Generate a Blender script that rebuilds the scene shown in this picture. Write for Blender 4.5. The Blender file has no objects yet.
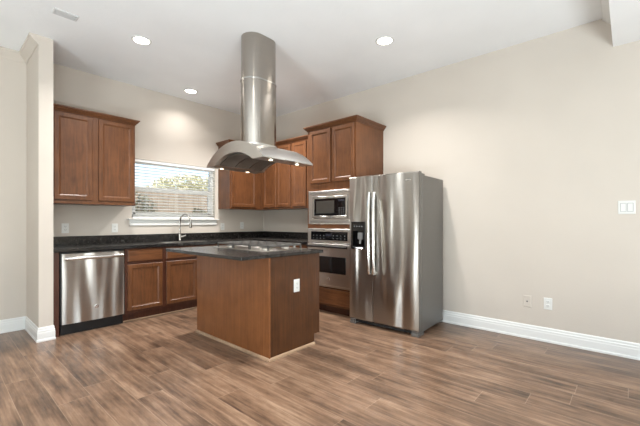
import bpy, bmesh, math, random
from mathutils import Vector, Matrix
random.seed(7)
S = bpy.context.scene
COL = S.collection
R = math.radians

# ------------------------------------------------------------------ camera
cam = bpy.data.cameras.new('camera')
cam.sensor_width = 36.0
cam.lens = 346.92 / 640 * 36
cam.shift_y = 8.485 / 640
cam.clip_start = 0.05
camo = bpy.data.objects.new('camera', cam)
COL.objects.link(camo)
camo.location = (-4.065, -5.009, 1.193)
camo.rotation_euler = (R(90), 0, -0.844)
S.camera = camo

# ------------------------------------------------------------------ exposure
S.view_settings.view_transform = 'Standard'
S.view_settings.look = 'None'
S.view_settings.gamma = 1.0
S.view_settings.use_curve_mapping = False
S.view_settings.exposure = 0.22

# ------------------------------------------------------------------ sky
W = bpy.data.worlds.new('sky')
S.world = W
W.use_nodes = True
nt = W.node_tree
bg = nt.nodes['Background']
sky = nt.nodes.new('ShaderNodeTexSky')
sky.sky_type = 'NISHITA'
sky.sun_disc = False
sky.sun_elevation = R(48)
sky.sun_rotation = R(200)
sky.air_density = 1.0
sky.dust_density = 1.2
nt.links.new(sky.outputs[0], bg.inputs[0])
bg.inputs[1].default_value = 0.30

sun = bpy.data.lights.new('sun', 'SUN')
sun.energy = 3.6
sun.angle = R(1.0)
sun.color = (1.0, 0.95, 0.86)
suno = bpy.data.objects.new('sun', sun)
COL.objects.link(suno)
suno.rotation_euler = (R(42), 0, R(-25))      # falls on the back yard side of the fence


def area(name, loc, rot, sx, sy, power, col):
    l = bpy.data.lights.new(name, 'AREA')
    l.shape = 'RECTANGLE'
    l.size, l.size_y = sx, sy
    l.energy = power
    l.color = col
    o = bpy.data.objects.new(name, l)
    COL.objects.link(o)
    o.location = loc
    o.rotation_euler = rot
    return o


# added upward fill lamps near the unseen floor, standing in for bounced daylight
area('uplight_fill_left', (-6.6, -3.9, 0.25), (R(172), 0, R(-90)), 1.0, 1.3, 150, (0.83, 0.94, 1.0))
area('uplight_fill_back', (-4.8, -6.9, 0.25), (R(175), 0, 0), 3.4, 1.6, 345, (0.83, 0.94, 1.0))
CAN_W = 23.0
HOOD_W = 0.5


# ================================================================== materials
def lin(c):
    r = []
    for v in c:
        v /= 255.0
        r.append(v / 12.92 if v <= 0.04045 else ((v + 0.055) / 1.055) ** 2.4)
    return (*r, 1.0)


class NT:
    def __init__(s, name):
        s.m = bpy.data.materials.new(name)
        s.m.use_nodes = True
        s.t = s.m.node_tree
        s.b = s.t.nodes['Principled BSDF']

    def n(s, typ, **kw):
        nd = s.t.nodes.new(typ)
        for k, v in kw.items():
            setattr(nd, k, v)
        return nd

    def l(s, a, b):
        s.t.links.new(a, b)

    def math(s, op, a, b=None, c=None):
        nd = s.n('ShaderNodeMath', operation=op)
        for i, v in enumerate((a, b, c)):
            if v is None:
                continue
            if hasattr(v, 'is_linked'):
                s.l(v, nd.inputs[i])
            else:
                nd.inputs[i].default_value = v
        return nd.outputs[0]

    def coord(s, scale=(1, 1, 1), which='Object'):
        tc = s.n('ShaderNodeTexCoord')
        mp = s.n('ShaderNodeMapping')
        mp.inputs['Scale'].default_value = scale
        s.l(tc.outputs[which], mp.inputs[0])
        return mp.outputs[0]

    def noise(s, vec, scale, detail=3, rough=.55):
        nd = s.n('ShaderNodeTexNoise')
        nd.inputs['Scale'].default_value = scale
        nd.inputs['Detail'].default_value = detail
        nd.inputs['Roughness'].default_value = rough
        if vec is not None:
            s.l(vec, nd.inputs['Vector'])
        return nd.outputs[0]

    def ramp(s, fac, stops):
        nd = s.n('ShaderNodeValToRGB')
        e = nd.color_ramp.elements
        while len(e) < len(stops):
            e.new(.5)
        for el, (p, c) in zip(e, stops):
            el.position = p
            el.color = c
        s.l(fac, nd.inputs[0])
        return nd.outputs[0]

    def bump(s, h, strength, dist=.01):
        nd = s.n('ShaderNodeBump')
        nd.inputs['Strength'].default_value = strength
        nd.inputs['Distance'].default_value = dist
        s.l(h, nd.inputs['Height'])
        s.l(nd.outputs[0], s.b.inputs['Normal'])

    def set(s, **kw):
        for k, v in kw.items():
            s.b.inputs[k.replace('_', ' ')].default_value = v
        return s


def plain(name, c, rough=.5, metal=0.0, bumpy=0, **kw):
    t = NT(name)
    t.set(Base_Color=lin(c), Roughness=rough, Metallic=metal, **kw)
    v = t.noise(t.coord(), 35, 3)
    rr = t.n('ShaderNodeMapRange')
    rr.inputs['To Min'].default_value = max(0, rough - .04)
    rr.inputs['To Max'].default_value = min(1, rough + .04)
    t.l(v, rr.inputs[0])
    t.l(rr.outputs[0], t.b.inputs['Roughness'])
    if bumpy:
        t.bump(t.noise(t.coord(), 180, 3), bumpy, .004)
    return t.m


def paint(name, c, texture=.12, scale=60):
    t = NT(name)
    v = t.noise(t.coord(), 1.3, 2)
    a = [x * .975 for x in c]
    t.l(t.ramp(v, [(.3, lin(a)), (.7, lin(c))]), t.b.inputs['Base Color'])
    t.set(Roughness=.75)
    t.b.inputs['Specular IOR Level'].default_value = .25
    t.bump(t.noise(t.coord(), scale, 5), texture, .006)
    return t.m


def wood(name, dark, light, scale=(9, 9, .7), rough=.34, coat=.0):
    t = NT(name)
    inf = t.n('ShaderNodeObjectInfo')
    off = t.math('MULTIPLY', inf.outputs['Random'], 13.0)
    tc = t.n('ShaderNodeTexCoord')
    add = t.n('ShaderNodeVectorMath', operation='ADD')
    t.l(tc.outputs['Object'], add.inputs[0])
    t.l(off, add.inputs[1])
    mp = t.n('ShaderNodeMapping')
    mp.inputs['Scale'].default_value = scale
    t.l(add.outputs[0], mp.inputs[0])
    g = t.noise(mp.outputs[0], 6, 6, .6)
    blotch = t.noise(add.outputs[0], 7, 4)
    f = t.math('ADD', t.math('MULTIPLY', g, .6), t.math('MULTIPLY', blotch, .4))
    t.l(t.ramp(f, [(.33, lin(dark)), (.66, lin(light))]), t.b.inputs['Base Color'])
    t.set(Roughness=rough)
    t.b.inputs['Coat Weight'].default_value = coat
    t.b.inputs['Coat Roughness'].default_value = .25
    t.b.inputs['Specular IOR Level'].default_value = .45
    t.bump(g, .05, .003)
    return t.m


def steel(name, c, rough=.27, aniso=.75, wave=0.0):
    """brushed steel: highlights stretch up and down, a slight waviness in the sheet"""
    t = NT(name)
    v = t.noise(t.coord((3, 3, 160)), 1.0, 2)
    d = [x * .975 for x in c]
    t.l(t.ramp(v, [(.3, lin(d)), (.7, lin(c))]), t.b.inputs['Base Color'])
    t.set(Metallic=1.0, Roughness=rough, Anisotropic=aniso)
    t.b.inputs['Anisotropic Rotation'].default_value = .25
    tg = t.n('ShaderNodeTangent', direction_type='RADIAL', axis='Z')
    t.l(tg.outputs[0], t.b.inputs['Tangent'])
    if wave:
        tc = t.n('ShaderNodeTexCoord')
        mp = t.n('ShaderNodeMapping')
        mp.inputs['Rotation'].default_value = (R(14), R(14), 0)
        mp.inputs['Scale'].default_value = (4.5, 4.5, .55)
        t.l(tc.outputs['Object'], mp.inputs[0])
        t.bump(t.noise(mp.outputs[0], 1.0, 1), wave, .10)
    return t.m


def granite(name):
    t = NT(name)
    c = t.coord()
    a = t.noise(c, 120, 4, .7)
    b = t.noise(c, 26, 4, .6)
    f = t.math('ADD', t.math('MULTIPLY', a, .65), t.math('MULTIPLY', b, .35))
    t.l(t.ramp(f, [(.40, lin((14, 13, 13))), (.54, lin((34, 32, 31))), (.62, lin((74, 70, 66))), (.70, lin((120, 112, 104)))]),
        t.b.inputs['Base Color'])
    t.set(Roughness=.2)
    return t.m


def floor_mat():
    t = NT('laminate_planks')
    PW, PL = .185, 1.25
    tc = t.n('ShaderNodeTexCoord')
    sp = t.n('ShaderNodeSeparateXYZ')
    t.l(tc.outputs['Object'], sp.inputs[0])
    x, y = sp.outputs[0], sp.outputs[1]
    xr = t.math('DIVIDE', x, PW)
    row = t.math('FLOOR', xr)
    wn = t.n('ShaderNodeTexWhiteNoise', noise_dimensions='1D')
    t.l(row, wn.inputs['W'])
    yr = t.math('ADD', t.math('DIVIDE', y, PL), t.math('MULTIPLY', wn.outputs[0], 7.3))
    colm = t.math('FLOOR', yr)
    cb = t.n('ShaderNodeCombineXYZ')
    t.l(row, cb.inputs[0]); t.l(colm, cb.inputs[1])
    wn2 = t.n('ShaderNodeTexWhiteNoise', noise_dimensions='2D')
    t.l(cb.outputs[0], wn2.inputs['Vector'])
    pid = wn2.outputs[0]
    # grain, different in each plank
    gv = t.n('ShaderNodeCombineXYZ')
    t.l(t.math('MULTIPLY', x, 26.0), gv.inputs[0])
    t.l(t.math('ADD', t.math('MULTIPLY', y, 1.1), t.math('MULTIPLY', pid, 40.0)), gv.inputs[1])
    t.l(t.math('MULTIPLY', pid, 17.0), gv.inputs[2])
    g1 = t.noise(gv.outputs[0], 1.6, 6, .62)
    gv2 = t.n('ShaderNodeCombineXYZ')
    t.l(t.math('MULTIPLY', x, 4.0), gv2.inputs[0])
    t.l(t.math('ADD', t.math('MULTIPLY', y, .9), t.math('MULTIPLY', pid, 23.0)), gv2.inputs[1])
    g2 = t.noise(gv2.outputs[0], 1.5, 3, .55)
    f = t.math('ADD', t.math('MULTIPLY', g1, .55), t.math('MULTIPLY', g2, .45))
    gv3 = t.n('ShaderNodeCombineXYZ')
    t.l(t.math('MULTIPLY', x, 14.0), gv3.inputs[0])
    t.l(t.math('ADD', t.math('MULTIPLY', y, 4.2), t.math('MULTIPLY', pid, 31.0)), gv3.inputs[1])
    g3 = t.noise(gv3.outputs[0], 1.0, 5, .65)
    f = t.math('ADD', f, t.math('MULTIPLY', t.math('SUBTRACT', g3, .5), .34))
    f = t.math('ADD', f, t.math('MULTIPLY', t.math('SUBTRACT', pid, .5), .07))
    colr = t.ramp(f, [(.30, lin((64, 49, 40))), (.43, lin((100, 78, 62))), (.54, lin((127, 100, 80))), (.70, lin((158, 131, 108)))])
    # seams
    fx = t.math('FRACT', xr)
    fy = t.math('FRACT', yr)
    ex = t.math('MINIMUM', fx, t.math('SUBTRACT', 1.0, fx))
    ey = t.math('MINIMUM', fy, t.math('SUBTRACT', 1.0, fy))
    sx = t.math('LESS_THAN', t.math('MULTIPLY', ex, PW), .0016)
    sy = t.math('LESS_THAN', t.math('MULTIPLY', ey, PL), .0018)
    seam = t.math('MAXIMUM', sx, sy)
    mix = t.n('ShaderNodeMixRGB')
    t.l(t.math('MULTIPLY', seam, .40), mix.inputs[0])
    t.l(colr, mix.inputs[1])
    mix.inputs[2].default_value = lin((176, 152, 130))
    t.l(mix.outputs[0], t.b.inputs['Base Color'])
    t.set(Roughness=.30)
    t.b.inputs['Specular IOR Level'].default_value = .45
    t.bump(t.math('SUBTRACT', t.math('MULTIPLY', g1, .4), seam), .12, .004)
    return t.m


def glass_mat():
    t = NT('window_glass')
    t.t.nodes.remove(t.b)
    tr = t.n('ShaderNodeBsdfTransparent')
    gl = t.n('ShaderNodeBsdfGlossy')
    gl.inputs['Roughness'].default_value = .02
    fr = t.n('ShaderNodeFresnel')
    fr.inputs['IOR'].default_value = 1.45
    mx = t.n('ShaderNodeMixShader')
    t.l(fr.outputs[0], mx.inputs[0])
    t.l(tr.outputs[0], mx.inputs[1])
    t.l(gl.outputs[0], mx.inputs[2])
    t.l(mx.outputs[0], t.t.nodes['Material Output'].inputs[0])
    return t.m


def emit(name, c, strength):
    t = NT(name)
    t.set(Base_Color=lin(c), Emission_Color=lin(c), Emission_Strength=strength, Roughness=.5)
    return t.m


M = dict(
    wall=paint('wall_paint', (206, 197, 186), .10),
    ceil=paint('ceiling_paint', (242, 243, 243), .35, 22),
    trim=plain('white_trim_paint', (230, 230, 227), .35),
    white=plain('white_plastic', (222, 222, 218), .3),
    floor=floor_mat(),
    wood=wood('stained_maple', (76, 45, 25), (114, 72, 43)),
    woodh=wood('stained_maple_across', (76, 45, 25), (114, 72, 43), (.7, .7, 9)),
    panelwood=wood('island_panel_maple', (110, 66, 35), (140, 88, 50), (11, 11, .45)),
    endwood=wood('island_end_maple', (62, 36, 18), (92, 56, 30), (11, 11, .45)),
    wooddark=wood('dark_stained_maple', (60, 32, 21), (84, 47, 31)),
    shoe=wood('light_shoe_moulding', (150, 122, 96), (184, 156, 128), (.7, .7, 8)),
    steel=steel('brushed_steel', (186, 182, 176), .29, .8, .9),
    hoodsteel=steel('hood_steel', (212, 211, 208), .3, .3),
    ductsteel=steel('duct_steel', (170, 163, 155), .2, .5),
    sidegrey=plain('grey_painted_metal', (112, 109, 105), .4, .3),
    chrome=plain('polished_chrome', (186, 184, 180), .2, 1.0),
    handle=steel('satin_handle', (214, 212, 208), .2, .3),
    trimsteel=steel('light_satin_steel', (214, 211, 206), .33, .3),
    black=plain('black_plastic', (16, 16, 17), .35),
    blackglass=plain('black_glass', (10, 10, 12), .06),
    ovenglass=plain('smoked_oven_glass', (22, 21, 21), .07),
    mwglass=plain('meshed_microwave_glass', (62, 60, 56), .12),
    iron=plain('cast_iron', (84, 82, 79), .34, bumpy=.2),
    dark=plain('dark_void', (9, 9, 9), .7),
    granite=granite('black_granite'),
    filter=steel('dark_filter_mesh', (140, 136, 130), .5, .2),
    glass=glass_mat(),
    slat=plain('white_vinyl_slat', (240, 240, 238), .45),
    slot=plain('grey_slot', (70, 70, 70), .5),
    grey=plain('light_grey_print', (120, 120, 119), .5),
    lamp=emit('can_light_lens', (255, 248, 236), 9.0),
    spot=emit('hood_bulb', (255, 232, 196), 5.0),
    display=emit('blue_display', (12, 15, 30), .02),
    cedar=wood('weathered_cedar', (130, 114, 96), (186, 168, 146), (9, 9, .5), .8, 0),
    bark=wood('tree_bark', (70, 56, 44), (104, 86, 68), (9, 9, 1), .9, 0),
    grass=plain('lawn_grass', (120, 132, 74), .9, bumpy=.4),
    ventgrey=plain('vent_grey_paint', (206, 206, 205), .5),
    gapshade=plain('gap_shade_grey', (158, 158, 156), .5),  # shade of the switch gaps put into the colour
    leaf=plain('pale_leaf', (224, 218, 178), .6),
    shrubleaf=plain('grey_green_leaf', (124, 122, 96), .6),
    logo=plain('badge_silver', (222, 222, 222), .2, 1.0),
)


# ================================================================== helpers
def B():
    return bmesh.new()


def wloc(o):
    v = Vector((0, 0, 0))
    while o is not None:
        v += o.location
        o = o.parent
    return v


def obj(name, bm, mat, parent=None, origin=None, smooth=False, label=None):
    """link a bmesh given in world coordinates as ONE mesh object"""
    bmesh.ops.remove_doubles(bm, verts=bm.verts, dist=1e-6)
    bmesh.ops.recalc_face_normals(bm, faces=bm.faces)
    o0 = wloc(parent) if parent else Vector(origin or (0, 0, 0))
    bmesh.ops.translate(bm, verts=bm.verts, vec=-o0)
    me = bpy.data.meshes.new(name)
    bm.to_mesh(me)
    bm.free()
    me.materials.append(mat)
    if smooth:
        for p in me.polygons:
            p.use_smooth = True
        me.set_sharp_from_angle(angle=R(35))
    o = bpy.data.objects.new(name, me)
    COL.objects.link(o)
    if parent:
        o.parent = parent
    else:
        o.location = o0
    if label:
        o['label'] = label
    return o


def thing(name, label, cat, loc, group=None):
    o = bpy.data.objects.new(name, None)
    o.empty_display_size = .1
    COL.objects.link(o)
    o.location = loc
    o['label'] = label
    o['category'] = cat
    if group:
        o['group'] = group
    return o


def tag(o, label, cat, group=None):
    o['label'] = label
    o['category'] = cat
    if group:
        o['group'] = group
    return o


def struct(name, bm, mat, parent=None, smooth=False):
    o = obj(name, bm, mat, parent, smooth=smooth)
    if not parent:
        o['kind'] = 'structure'
    return o


def dup(root, loc, label):
    r = root.copy()
    COL.objects.link(r)
    r.location = loc
    r['label'] = label
    for ch in list(root.children):
        c = ch.copy()
        COL.objects.link(c)
        c.parent = r
        for g in ch.children:
            d = g.copy()
            COL.objects.link(d)
            d.parent = c
    return r


def box(bm, x0, x1, y0, y1, z0, z1, bev=0.0, seg=1):
    r = bmesh.ops.create_cube(bm, size=1)
    vs = r['verts']
    for v in vs:
        v.co = Vector(((x0 + x1) / 2 + v.co.x * (x1 - x0), (y0 + y1) / 2 + v.co.y * (y1 - y0), (z0 + z1) / 2 + v.co.z * (z1 - z0)))
    if bev:
        es = list({e for v in vs for e in v.link_edges})
        bmesh.ops.bevel(bm, geom=es, offset=bev, segments=seg, profile=.5, affect='EDGES')
    return bm


def bx(*a, **k):
    return box(B(), *a, **k)


def prism(bm, pts, axis, a0, a1):
    """polygon pts in the other two axes, extruded along axis"""
    def P(p, a):
        if axis == 'x':
            return Vector((a, p[0], p[1]))
        if axis == 'y':
            return Vector((p[0], a, p[1]))
        return Vector((p[0], p[1], a))
    A = [bm.verts.new(P(p, a0)) for p in pts]
    Bv = [bm.verts.new(P(p, a1)) for p in pts]
    n = len(pts)
    bm.faces.new(A)
    bm.faces.new(Bv[::-1])
    for i in range(n):
        bm.faces.new((A[i], Bv[i], Bv[(i + 1) % n], A[(i + 1) % n]))
    return bm


def tube(bm, pts, rad, seg=12, cap=True):
    pts = [Vector(p) for p in pts]
    rads = rad if isinstance(rad, (list, tuple)) else [rad] * len(pts)
    rings = []
    prev = None
    for i, p in enumerate(pts):
        if i == 0:
            t = pts[1] - pts[0]
        elif i == len(pts) - 1:
            t = pts[-1] - pts[-2]
        else:
            t = (pts[i + 1] - p).normalized() + (p - pts[i - 1]).normalized()
        t.normalize()
        if prev is None:
            u = t.orthogonal().normalized()
        else:
            u = (prev - t * prev.dot(t)).normalized()
        prev = u
        w = t.cross(u)
        rings.append([bm.verts.new(p + (u * math.cos(2 * math.pi * k / seg) + w * math.sin(2 * math.pi * k / seg)) * rads[i]) for k in range(seg)])
    for a, b in zip(rings, rings[1:]):
        for k in range(seg):
            bm.faces.new((a[k], a[(k + 1) % seg], b[(k + 1) % seg], b[k]))
    if cap:
        bm.faces.new(rings[0][::-1])
        bm.faces.new(rings[-1])
    return bm


def lathe(bm, prof, c, seg=32, axis='z'):
    """prof: (radius, height) pairs turned about an axis through c"""
    rings = []
    for r, h in prof:
        ring = []
        for k in range(seg):
            a = 2 * math.pi * k / seg
            p = (r * math.cos(a), r * math.sin(a), h)
            if axis == 'x':
                p = (h, p[0], p[1])
            elif axis == 'y':
                p = (p[0], h, p[1])
            ring.append(bm.verts.new(Vector(c) + Vector(p)))
        rings.append(ring)
    for a, b in zip(rings, rings[1:]):
        for k in range(seg):
            bm.faces.new((a[k], a[(k + 1) % seg], b[(k + 1) % seg], b[k]))
    bm.faces.new(rings[0][::-1])
    bm.faces.new(rings[-1])
    return bm


def sweep(bm, path, prof, closed=False):
    """prof (outward, z) polygon swept along a plan path with mitred corners; outward = right of travel"""
    path = [Vector((p[0], p[1])) for p in path]
    n = len(path)
    rings = []
    for i, p in enumerate(path):
        ds = []
        if i > 0:
            ds.append((p - path[i - 1]).normalized())
        if i < n - 1:
            ds.append((path[i + 1] - p).normalized())
        ns = [Vector((d.y, -d.x)) for d in ds]
        if len(ns) == 2:
            m = (ns[0] + ns[1])
            m = m / (m.length_squared / 2)
        else:
            m = ns[0]
        rings.append([bm.verts.new((p.x + m.x * o, p.y + m.y * o, z)) for o, z in prof])
    k = len(prof)
    for a, b in zip(rings, rings[1:]):
        for j in range(k):
            bm.faces.new((a[j], b[j], b[(j + 1) % k], a[(j + 1) % k]))
    bm.faces.new(rings[0])
    bm.faces.new(rings[-1][::-1])
    return bm


def mapA(y):      # a face looking to -y : (u, v, out) -> world
    return lambda u, v, d: Vector((u, y - d, v))


def mapB(x):      # a face looking to -x
    return lambda u, v, d: Vector((x - d, u, v))


def mapE(x):      # a face looking to +x
    return lambda u, v, d: Vector((x + d, u, v))


def rings(bm, mp, u0, u1, v0, v1, prof, cap=True, capback=True):
    """prof: (inset, out) list of rectangular rings bridged one to the next"""
    rs = []
    for i, d in prof:
        rs.append([bm.verts.new(mp(u, v, d)) for u, v in ((u0 + i, v0 + i), (u1 - i, v0 + i), (u1 - i, v1 - i), (u0 + i, v1 - i))])
    for a, b in zip(rs, rs[1:]):
        for k in range(4):
            bm.faces.new((a[k], a[(k + 1) % 4], b[(k + 1) % 4], b[k]))
    if capback:
        bm.faces.new(rs[0][::-1])
    if cap:
        bm.faces.new(rs[-1])
    return bm


def pbox(bm, mp, u0, u1, v0, v1, d0, d1, bev=.001):
    return rings(bm, mp, u0, u1, v0, v1, [(0, d0), (0, d1 - bev), (bev, d1)])


def cab_door(parent, mp, u0, u1, v0, v1, name='door'):
    fw, t = .056, .02
    d = obj(name, rings(B(), mp, u0, u1, v0, v1,
            [(0, .001), (0, t - .004), (.004, t), (fw - .012, t), (fw - .009, t - .003), (fw + .004, t - .009), (fw + .004, .001)], cap=False, capback=False), M['wood'], parent)
    i = fw + .0041
    obj('recessed_panel', rings(B(), mp, u0 + i, u1 - i, v0 + i, v1 - i, [(0, .001), (0, t - .0095), (.0005, t - .009)]), M['wood'], d)
    return d


def drawer(parent, mp, u0, u1, v0, v1):
    t = .02
    return obj('drawer_front', rings(B(), mp, u0, u1, v0, v1, [(0, .001), (0, t - .006), (.007, t)]), M['woodh'], parent)


CROWN = [(0, 0), (.006, 0), (.012, .012), (.028, .026), (.036, .040), (.046, .046), (.046, .058), (0, .058)]


def crown_at(z):
    return [(o, z + h) for o, h in CROWN]


# ================================================================== room shell
H = 3.038
XL, YB = -8.0, -9.0
T = .14
# window in the kitchen wall
WX0, WX1, WZ0, WZ1 = -2.255, -.99, 1.235, 2.05

struct('floor', bx(XL - T, T, YB - T, T, -.1, 0), M['floor'])
struct('ceiling', bx(XL - T, T, YB - T, T, H, H + .12), M['ceil'])
b = B()
box(b, XL, WX0, 0, T, 0, H)
box(b, WX1, T, 0, T, 0, H)
box(b, WX0, WX1, 0, T, 0, WZ0)
box(b, WX0, WX1, 0, T, WZ1, H)
struct('wall_back', b, M['wall'])
struct('wall_right', bx(0, T, YB - T, 0, 0, H), M['wall'])
# left wall and wall behind the camera, each with an opening for daylight
b = B()
box(b, XL - T, XL, YB, -5.75, 0, H)
box(b, XL - T, XL, -4.05, T, 0, H)
box(b, XL - T, XL, -5.75, -4.05, 0, .65)
box(b, XL - T, XL, -5.75, -4.05, 2.45, H)
struct('wall_left', b, M['wall'])
b = B()
box(b, XL - T, -6.0, YB - T, YB, 0, H)
box(b, -1.2, 0, YB - T, YB, 0, H)
box(b, -6.0, -1.2, YB - T, YB, 0, .4)
box(b, -6.0, -1.2, YB - T, YB, 2.6, H)
struct('wall_front', b, M['wall'])
# short wing wall at the end of the counter run
PX0, PX1, PY = -3.350, -3.232, -.648
struct('wall_wing', bx(PX0, PX1, PY, 0, 0, H), M['wall'])
# lowered ceiling edge over the living side
struct('ceiling_drop', bx(-1.0, 0, -6.2, -4.905, 2.755, H), M['ceil'])

BASEP = [(0, 0), (.018, 0), (.018, .018), (.014, .024), (.014, .085), (.012, .092), (.012, .108), (.008, .116), (.008, .130), (.004, .140), (0, .141)]
struct('baseboard_right', sweep(B(), [(0, -2.60), (0, YB)], BASEP), M['trim'])
struct('baseboard_left', sweep(B(), [(XL, 0), (PX0, 0), (PX0, PY), (PX1, PY), (PX1, PY + .02)], BASEP), M['trim'])
CR = [(0, 2.945), (.008, 2.945), (.014, 2.962), (.040, 2.985), (.062, 3.012), (.072, 3.016), (.072, H), (0, H)]
struct('trim_1', sweep(B(), [(XL, 0), (PX0, 0), (PX0, PY)], CR), M['wall'])
struct('trim_2', sweep(B(), [(-1.0, -4.905), (0, -4.905)][::-1], CR), M['trim'])

# ------------------------------------------------------------------ kitchen window
w = bpy.data.objects.new('window_1', None)
COL.objects.link(w)
w.location = ((WX0 + WX1) / 2, .09, WZ0)
w['kind'] = 'structure'
b = B()
fr = .045
MZ = 1.655
y0, y1 = .075, .135
box(b, WX0, WX0 + fr, y0, y1, WZ0, WZ1)
box(b, WX1 - fr, WX1, y0, y1, WZ0, WZ1)
box(b, WX0, WX1, y0, y1, WZ0, WZ0 + fr)
box(b, WX0, WX1, y0, y1, WZ1 - fr, WZ1)
obj('window_frame', b, M['trim'], w)
obj('meeting_rail', bx(WX0 + fr, WX1 - fr, .066, .13, MZ - .028, MZ + .028, .003), M['trim'], w)
b = B()
for a in (WX0 + fr, WX1 - fr - .03):
    box(b, a, a + .03, .08, .11, WZ0 + fr, MZ - .028)
box(b, WX0 + fr, WX1 - fr, .08, .11, WZ0 + fr, WZ0 + fr + .035)
obj('lower_sash', b, M['trim'], w)
obj('lower_pane', bx(WX0 + fr + .03, WX1 - fr - .03, .093, .097, WZ0 + fr + .035, MZ - .028), M['glass'], w)
obj('upper_pane', bx(WX0 + fr, WX1 - fr, .113, .117, MZ + .028, WZ1 - fr), M['glass'], w)
# stool and apron
b = prism(B(), [(.06, 1.216), (.06, 1.234), (-.045, 1.234), (-.055, 1.230), (-.055, 1.220), (-.048, 1.216)], 'x', WX0 - .055, WX1 + .045)
obj('window_sill', b, M['trim'], w)
b = prism(B(), [(0, 1.2155), (-.010, 1.2155), (-.010, 1.168), (-.020, 1.160), (-.020, 1.142), (-.010, 1.136), (0, 1.136)], 'x', WX0 - .03, WX1 + .02)
obj('apron', b, M['trim'], w)

# horizontal blind hung in the opening
bl = thing('window_blind', 'white slatted blind hanging in the window over the sink', 'blind', ((WX0 + WX1) / 2, .03, WZ1))
obj('headrail', bx(WX0 + .006, WX1 - .006, .005, .055, WZ1 - .04, WZ1 - .002, .003), M['slat'], bl)
ns = 18
ang = R(-7)
for i in range(ns):
    z = WZ1 - .062 - i * (WZ1 - .062 - (WZ0 + .045)) / (ns - 1)
    ca, sa = math.cos(ang) * .024, math.sin(ang) * .024
    pts = [(.03 - ca, z - sa), (.03, z - .0008 + .003), (.03 + ca, z + sa), (.03 + ca, z + sa + .0028), (.03, z + .0022 + .003), (.03 - ca, z - sa + .0028)]
    obj('slat', prism(B(), pts, 'x', WX0 + .010, WX1 - .010), M['slat'], bl)
obj('bottom_rail', bx(WX0 + .010, WX1 - .010, .006, .054, WZ0 + .004, WZ0 + .022, .003), M['slat'], bl)
for x in (WX0 + .2, (WX0 + WX1) / 2, WX1 - .2):
    b = B()
    for y in (.004, .056):
        tube(b, [(x, y, WZ0 + .02), (x, y, WZ1 - .02)], .0012, 6)
    obj('ladder_cord', b, M['slat'], bl)

# ------------------------------------------------------------------ back yard
struct('ground', bx(-14, 12, T + .01, 16, -.35, -.22), M['grass'])
f = thing('wooden_fence', 'weathered cedar privacy fence seen through the blind', 'fence', (0, 4.2, -.22))
k = 0
b = B()
for i in range(62):
    x = -4.6 + i * .145
    b2 = B()
    hgt = 2.02 + random.uniform(-.012, .012)
    prism(b2, [(x, -.2), (x + .138, -.2), (x + .138, hgt - .03), (x + .11, hgt), (x + .028, hgt), (x, hgt - .03)], 'y', 4.2, 4.218)
    obj('picket', b2, M['cedar'], f)
for z in (.2, .95, 1.7):
    obj('rail', bx(-4.6, 4.4, 4.219, 4.257, z, z + .085), M['cedar'], f)
for x in (-4.4, -2.2, 0, 2.2):
    obj('post', bx(x, x + .09, 4.258, 4.348, -.22, 1.75), M['cedar'], f)


def tree(label, x, y, h, rx, n, seed):
    rnd = random.Random(seed)
    t = thing('garden_tree', label, 'tree', (x, y, -.22), 'trees beyond the fence')
    b = tube(B(), [(x, y, -.22), (x + .05, y, h * .35), (x - .03, y + .04, h * .6), (x, y, h * .85)], [.12, .09, .06, .02], 10)
    for a in range(6):
        th = a * 1.05 + rnd.random()
        tube(b, [(x, y, h * .42 + a * .1), (x + math.cos(th) * rx * .6, y + math.sin(th) * rx * .6, h * .62 + a * .12)], [.04, .012], 6)
    obj('trunk', b, M['bark'], t, smooth=True)
    b = B()
    for i in range(n):
        while True:
            p = Vector((rnd.uniform(-1, 1), rnd.uniform(-1, 1), rnd.uniform(-1, 1)))
            if .35 < p.length < 1:
                break
        c = Vector((x + p.x * rx, y + p.y * rx, h * .62 + p.z * h * .34))
        m = Matrix.Rotation(rnd.uniform(0, 6.28), 3, 'Z') @ Matrix.Rotation(rnd.uniform(-1.2, 1.2), 3, 'X')
        L = rnd.uniform(.07, .13)
        q = [Vector((0, -L, 0)), Vector((L * .45, 0, .012)), Vector((0, L, 0)), Vector((-L * .45, 0, .012))]
        bmv = [b.verts.new(c + m @ v) for v in q]
        b.faces.new(bmv)
    obj('foliage', b, M['leaf'], t)


tree('pale leafy tree beyond the fence, towards the right of the window', 2.6, 7.6, 3.1, 1.8, 5200, 1)
tree('pale leafy tree beyond the fence, towards the left of the window', -1.2, 8.4, 2.8, 1.6, 4200, 2)



def shrub(label, x, y, h, rx, n, seed):
    rnd = random.Random(seed)
    t = thing('garden_shrub', label, 'shrub', (x, y, -.22), 'shrubs before the fence')
    b = B()
    for a in range(7):
        th = a * .9
        tube(b, [(x, y, -.22), (x + math.cos(th) * rx * .3, y + math.sin(th) * rx * .3, h * .4), (x + math.cos(th) * rx * .6, y + math.sin(th) * rx * .6, h * .8)], [.018, .012, .005], 6)
    obj('stems', b, M['bark'], t)
    b = B()
    for i in range(n):
        while True:
            p = Vector((rnd.uniform(-1, 1), rnd.uniform(-1, 1), rnd.uniform(-1, 1)))
            if .3 < p.length < 1:
                break
        c = Vector((x + p.x * rx, y + p.y * rx * .8, h * .5 + p.z * h * .5))
        m = Matrix.Rotation(rnd.uniform(0, 6.28), 3, 'Z') @ Matrix.Rotation(rnd.uniform(-1.2, 1.2), 3, 'X')
        L = rnd.uniform(.04, .08)
        b.faces.new([b.verts.new(c + m @ v) for v in (Vector((0, -L, 0)), Vector((L * .45, 0, .008)), Vector((0, L, 0)), Vector((-L * .45, 0, .008)))])
    obj('foliage', b, M['shrubleaf'], t)


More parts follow.
